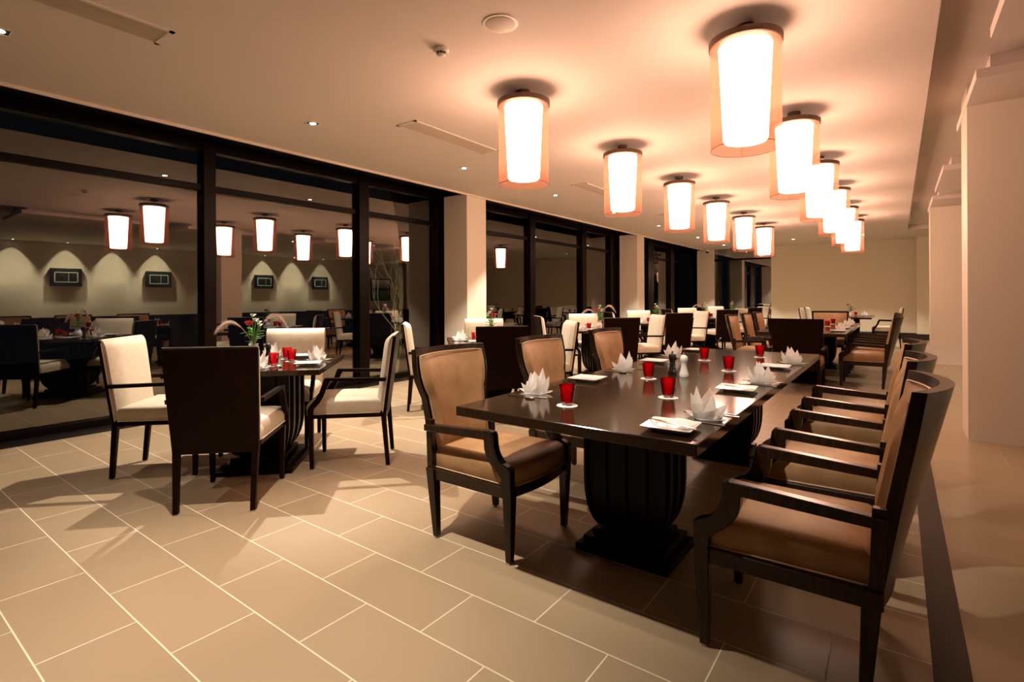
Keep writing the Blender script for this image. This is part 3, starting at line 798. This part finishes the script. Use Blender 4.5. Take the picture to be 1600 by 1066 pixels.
def make_vase(full=True, seed=1):
    rnd = random.Random(seed)
    t = thing('flower_vase', cat='vase')
    MB().lathe([(.022, 0), (.030, .006), (.034, .03), (.030, .055), (.021, .070), (.020, .080), (.026, .092), (.029, .096), (.024, .096), (.018, .080)], 24).build('vase_body', M['china'], t, True)
    b = MB()
    rose = Vector((-.035, -.008, .215)); bl = [Vector((.000, .012, .235)), Vector((.012, -.010, .262)), Vector((.032, .014, .222)), Vector((.018, .026, .205))]
    for q in [rose] + bl:
        m_ = Vector((q.x * .35, q.y * .35, q.z * .6)); b.tube([(0, 0, .03), m_, q - Vector((0, 0, .012))], .0028, 5)
    b.build('stems', M['leaf'], t)
    b = MB(); petal_ball(b, rose, .020, 12, 2); o = b.build('rose', M['rose'], t, True); o['label'] = 'red rose'
    for k, q in enumerate(bl):
        b = MB(); petal_ball(b, q, .012, 7, k + 5, .8); b.build('white_bloom', M['bloom'], t, True)
    b = MB()
    for k in range(16):
        a = rnd.uniform(0, 2 * PI); z = rnd.uniform(.10, .175); r = rnd.uniform(.004, .014)
        leafm(b, (r * math.cos(a), r * math.sin(a), z), (math.cos(a), math.sin(a), rnd.uniform(.3, 1.0)), rnd.uniform(.045, .075), rnd.uniform(.012, .018))
    b.build('leaves', M['leaf'], t)
    if full:
        # two arching grass plumes, roughly in the picture plane
        for s, top, reach in ((-1, .165, .22), (1, .205, .20)):
            b = MB(); pts = []
            for i in range(15):
                q = i / 14; x = reach * q ** 1.1; z = .08 + (top - .08 + .05) * math.sin(PI * min(1, q * .78 + .02)) / .98
                pts.append(Vector((s * x * .80, s * x * .60 * .98, z)))
            b.tube(pts[:8], .0013, 4)
            for i in range(5, 14):
                for k in range(110):
                    p = pts[i].lerp(pts[i + 1], rnd.random()); d = (pts[i + 1] - pts[i]).normalized()
                    n_ = Vector((rnd.gauss(0, 1), rnd.gauss(0, 1), rnd.gauss(0, 1))).normalized()
                    L_ = .019 * math.sin(PI * min(1, (i - 4) / 10.5)) + .004
                    e = p + n_ * L_ + d * L_ * .8; sd = d.cross(n_) * .0007
                    b.face([b.bm.verts.new(v) for v in (p - sd, p + sd, e)])
            b.tube(pts[6:], [.004] * 8 + [.001], 5)
            b.build('grass_plume', M['plume'], t)
    return t
def rescale(o, s_):
    for c in [o] + kids(o):
        if c.type == 'MESH': c.data.transform(Matrix.Diagonal((s_[0], s_[1], s_[2], 1)))
    return o
nap = rescale(make_napkin(), (1.15, 1.15, 1.04)); tum = make_tumbler(); pla = make_plate(); coa = make_coaster(); kni = make_knife(); frk = make_fork(); spn = make_spoon()
bm_ = make_mill('pepper_mill', M['black_mill']); wm_ = make_mill('salt_mill', M['white_mill'])
vas = rescale(make_vase(True, 1), (1.34,) * 3); vas2 = rescale(make_vase(False, 4), (1.34,) * 3)
ZT = .7505
rj = random.Random(11)
def at_table(cx, cy, ang, r, lat):
    """point on a table: the diner sits at angle ang from the centre, r metres out; lat > 0 is to the diner's right"""
    f = (-math.cos(ang), -math.sin(ang)); right = (f[1], -f[0])
    return (cx + math.cos(ang) * r + right[0] * lat, cy + math.sin(ang) * r + right[1] * lat)
def setting(nx, ny, face, where, px, py, gx, gy, cutlery=True, nap_rot=0., glass=True):
    """napkin at nx,ny; plate at px,py; glass at gx,gy; the diner looks along angle `face`"""
    fx, fy = math.cos(face), math.sin(face); rx, ry = fy, -fx
    place(nap, (nx, ny, ZT), face + nap_rot, 'white napkin folded into peaks, ' + where, 'folded napkins on the tables')
    place(pla, (px, py, ZT), face + .06, 'square white side plate, ' + where, 'square side plates')
    place(coa, (gx, gy, ZT), 0, 'round white paper coaster under the red glass, ' + where, 'paper coasters')
    place(tum, (gx, gy, ZT + .0016), rj.uniform(0, 6), 'red glass tumbler with clear foot, ' + where, 'red tumblers')
    if cutlery:
        place(kni, (nx + rx * .085 + fx * .01, ny + ry * .085 + fy * .01, ZT), face + .03, 'steel table knife right of the napkin, ' + where, 'table knives')
        place(spn, (nx + rx * .125 + fx * .01, ny + ry * .125 + fy * .01, ZT), face - .05, 'steel spoon outside the knife, ' + where, 'table spoons')
        place(frk, (nx - rx * .085 + fx * .01, ny - ry * .085 + fy * .01, ZT), face - .02, 'steel table fork left of the napkin, ' + where, 'table forks')
NL = [(2.145, 2.66, 1.979), (3.17, 3.68, 2.907), (4.10, 4.66, 3.992)]
for k, (ny, py, gy) in enumerate(NL):
    setting(-1.44, ny, 0, '%s left place of the front long table' % o3[k], -1.43, py, -1.165, gy, nap_rot=(.2, -.3, .5)[k])
NR = [(2.08, 1.84, 2.41), (3.10, 2.79, 3.503), (4.13, 3.82, 4.447)]
for k, (ny, py, gy) in enumerate(NR):
    setting(-.60, ny, PI, '%s right place of the front long table' % o3[k], -.655, py, -.87, gy, nap_rot=(-.3, .3, .1)[k])
    if k < 2: place(kni, (-.655, py, ZT + .0185), PI - .35, 'steel butter knife lying on the %s right-hand side plate' % ('nearest', 'middle')[k], 'butter knives')
place(bm_, (-1.115, 3.165, ZT), 0, 'black pepper mill standing on the foreground long table')
place(wm_, (-1.020, 3.090, ZT), 0, 'white salt mill beside the black mill on the foreground long table')
for k, y in enumerate((8.55, 9.50, 10.45)):
    setting(-1.44, y, 0, '%s left place of the second long table' % o3[k], -1.43, y + .30, -1.19, y - .12, False)
for k, y in enumerate((8.60, 9.55, 10.45)):
    setting(-.64, y, PI, '%s right place of the second long table' % o3[k], -.66, y - .26, -.90, y + .12, False)
place(bm_, (-1.13, 9.1, ZT), 0, 'black pepper mill on the second long table')
place(wm_, (-1.03, 9.0, ZT), 0, 'white salt mill on the second long table')
sd_name = {'A': 'left side', 'B': 'camera side', 'C': 'window side', 'D': 'right side'}
for k, (x, y) in enumerate(ST):
    for sd, (dx, dy) in sides.items():
        a = math.atan2(dy, dx); n_ = at_table(x, y, a, .36, .06); p_ = at_table(x, y, a, .35, -.19); g_ = at_table(x, y, a, .20, -.10 if sd == 'C' else .10)
        if k == 0: g_ = {'A': (-4.06, 1.93), 'B': (-3.557, 1.971), 'D': (-3.70, 2.19)}.get(sd, g_)
        setting(n_[0], n_[1], a + PI, '%s of the %s' % (sd_name[sd], sname[k]), p_[0], p_[1], g_[0], g_[1], k < 2, rj.uniform(-.6, .6))
    if k == 0:
        place(vas, (-4.015, 2.06, ZT), 0, 'white vase of red rose, white blooms and grass plumes on the nearest window table')
        place(bm_, (-3.935, 2.135, ZT), 0, 'black pepper mill beside the vase on the nearest window table')
    elif k in (1, 3, 5):
        dup(vas2, (x - .02, y + .03, ZT), rj.uniform(0, 6), 'white vase with a red rose and leaves on the %s' % sname[k])
    else:
        place(vas, (x - .02, y + .03, ZT), rj.uniform(-.2, .2), 'white vase with red rose and arching grass on the %s' % sname[k])
        place(bm_, (x + .10, y - .06, ZT), 0, 'black pepper mill on the %s' % sname[k])
for sd, (dx, y, f) in {'left nearer': (-.30, 14.75, 0), 'left farther': (-.30, 15.75, 0), 'right': (.30, 15.55, PI)}.items():
    x = T7[0] + dx
    setting(x, y, f, '%s of the small far table' % sd, x, y - .25, x - math.copysign(.2, dx), y + .12, False)
vas2.location = (T7[0] + .05, 14.60, ZT); vas2['label'] = 'white vase with a single red rose on the small far table'

# ------------------------------------------------------------------ pictures on the right wall (seen in the window reflections)
def picture(y, z, w_, h, label, kind='dark'):
    t = thing('framed_picture', (8.55, y, z), 0, label, 'picture', 'framed pictures on the right wall')
    b = MB(); b.box(-.06, 0, -w_ / 2, w_ / 2, -h / 2, h / 2, .004, 1); b.build('frame', M['art_dark'], t)
    b = MB(); x = -.062; a, c = w_ / 2 - .10, h / 2 - .12
    for q in ((-a, a, -c, -c + .02), (-a, a, c - .02, c), (-a, -a + .02, -c, c), (a - .02, a, -c, c), (.05, .06, -c, c)): b.box(x, x + .003, q[0], q[1], q[2], q[3])
    b.build('pale_outline', M['art_line'], t)
for k, y in enumerate((4.85, 7.40, 11.20, 13.78)):
    picture(y, 1.95, .78, .56, 'dark framed picture on the right wall, %s from the front' % ('first second third fourth'.split()[k]))
t = thing('landscape_painting', (8.55, 17.2, 1.7), 0, 'framed green field landscape painting on the right wall', 'painting')
MB().box(-.05, 0, -.62, .62, -.55, .55, .004, 1).build('frame', M['art_dark'], t)
pm = bpy.data.materials.new('field_painting'); pm.use_nodes = True; nt = pm.node_tree
tc = nt.nodes.new('ShaderNodeTexCoord'); sp_ = nt.nodes.new('ShaderNodeSeparateXYZ'); nt.links.new(tc.outputs['Generated'], sp_.inputs[0])
rp = nt.nodes.new('ShaderNodeValToRGB'); nt.links.new(sp_.outputs[2], rp.inputs[0])
for p_, c_ in ((0.0, (.05, .16, .02)), (.40, (.10, .26, .03)), (.48, (.02, .05, .02)), (.56, (.03, .06, .03)), (.60, (.20, .30, .36)), (1.0, (.06, .14, .24))):
    e = rp.color_ramp.elements.new(p_); e.color = (*c_, 1)
nt.links.new(rp.outputs[0], nt.nodes['Principled BSDF'].inputs['Base Color'])
MB().box(-.054, -.05, -.56, .56, -.49, .49).build('canvas', pm, t)
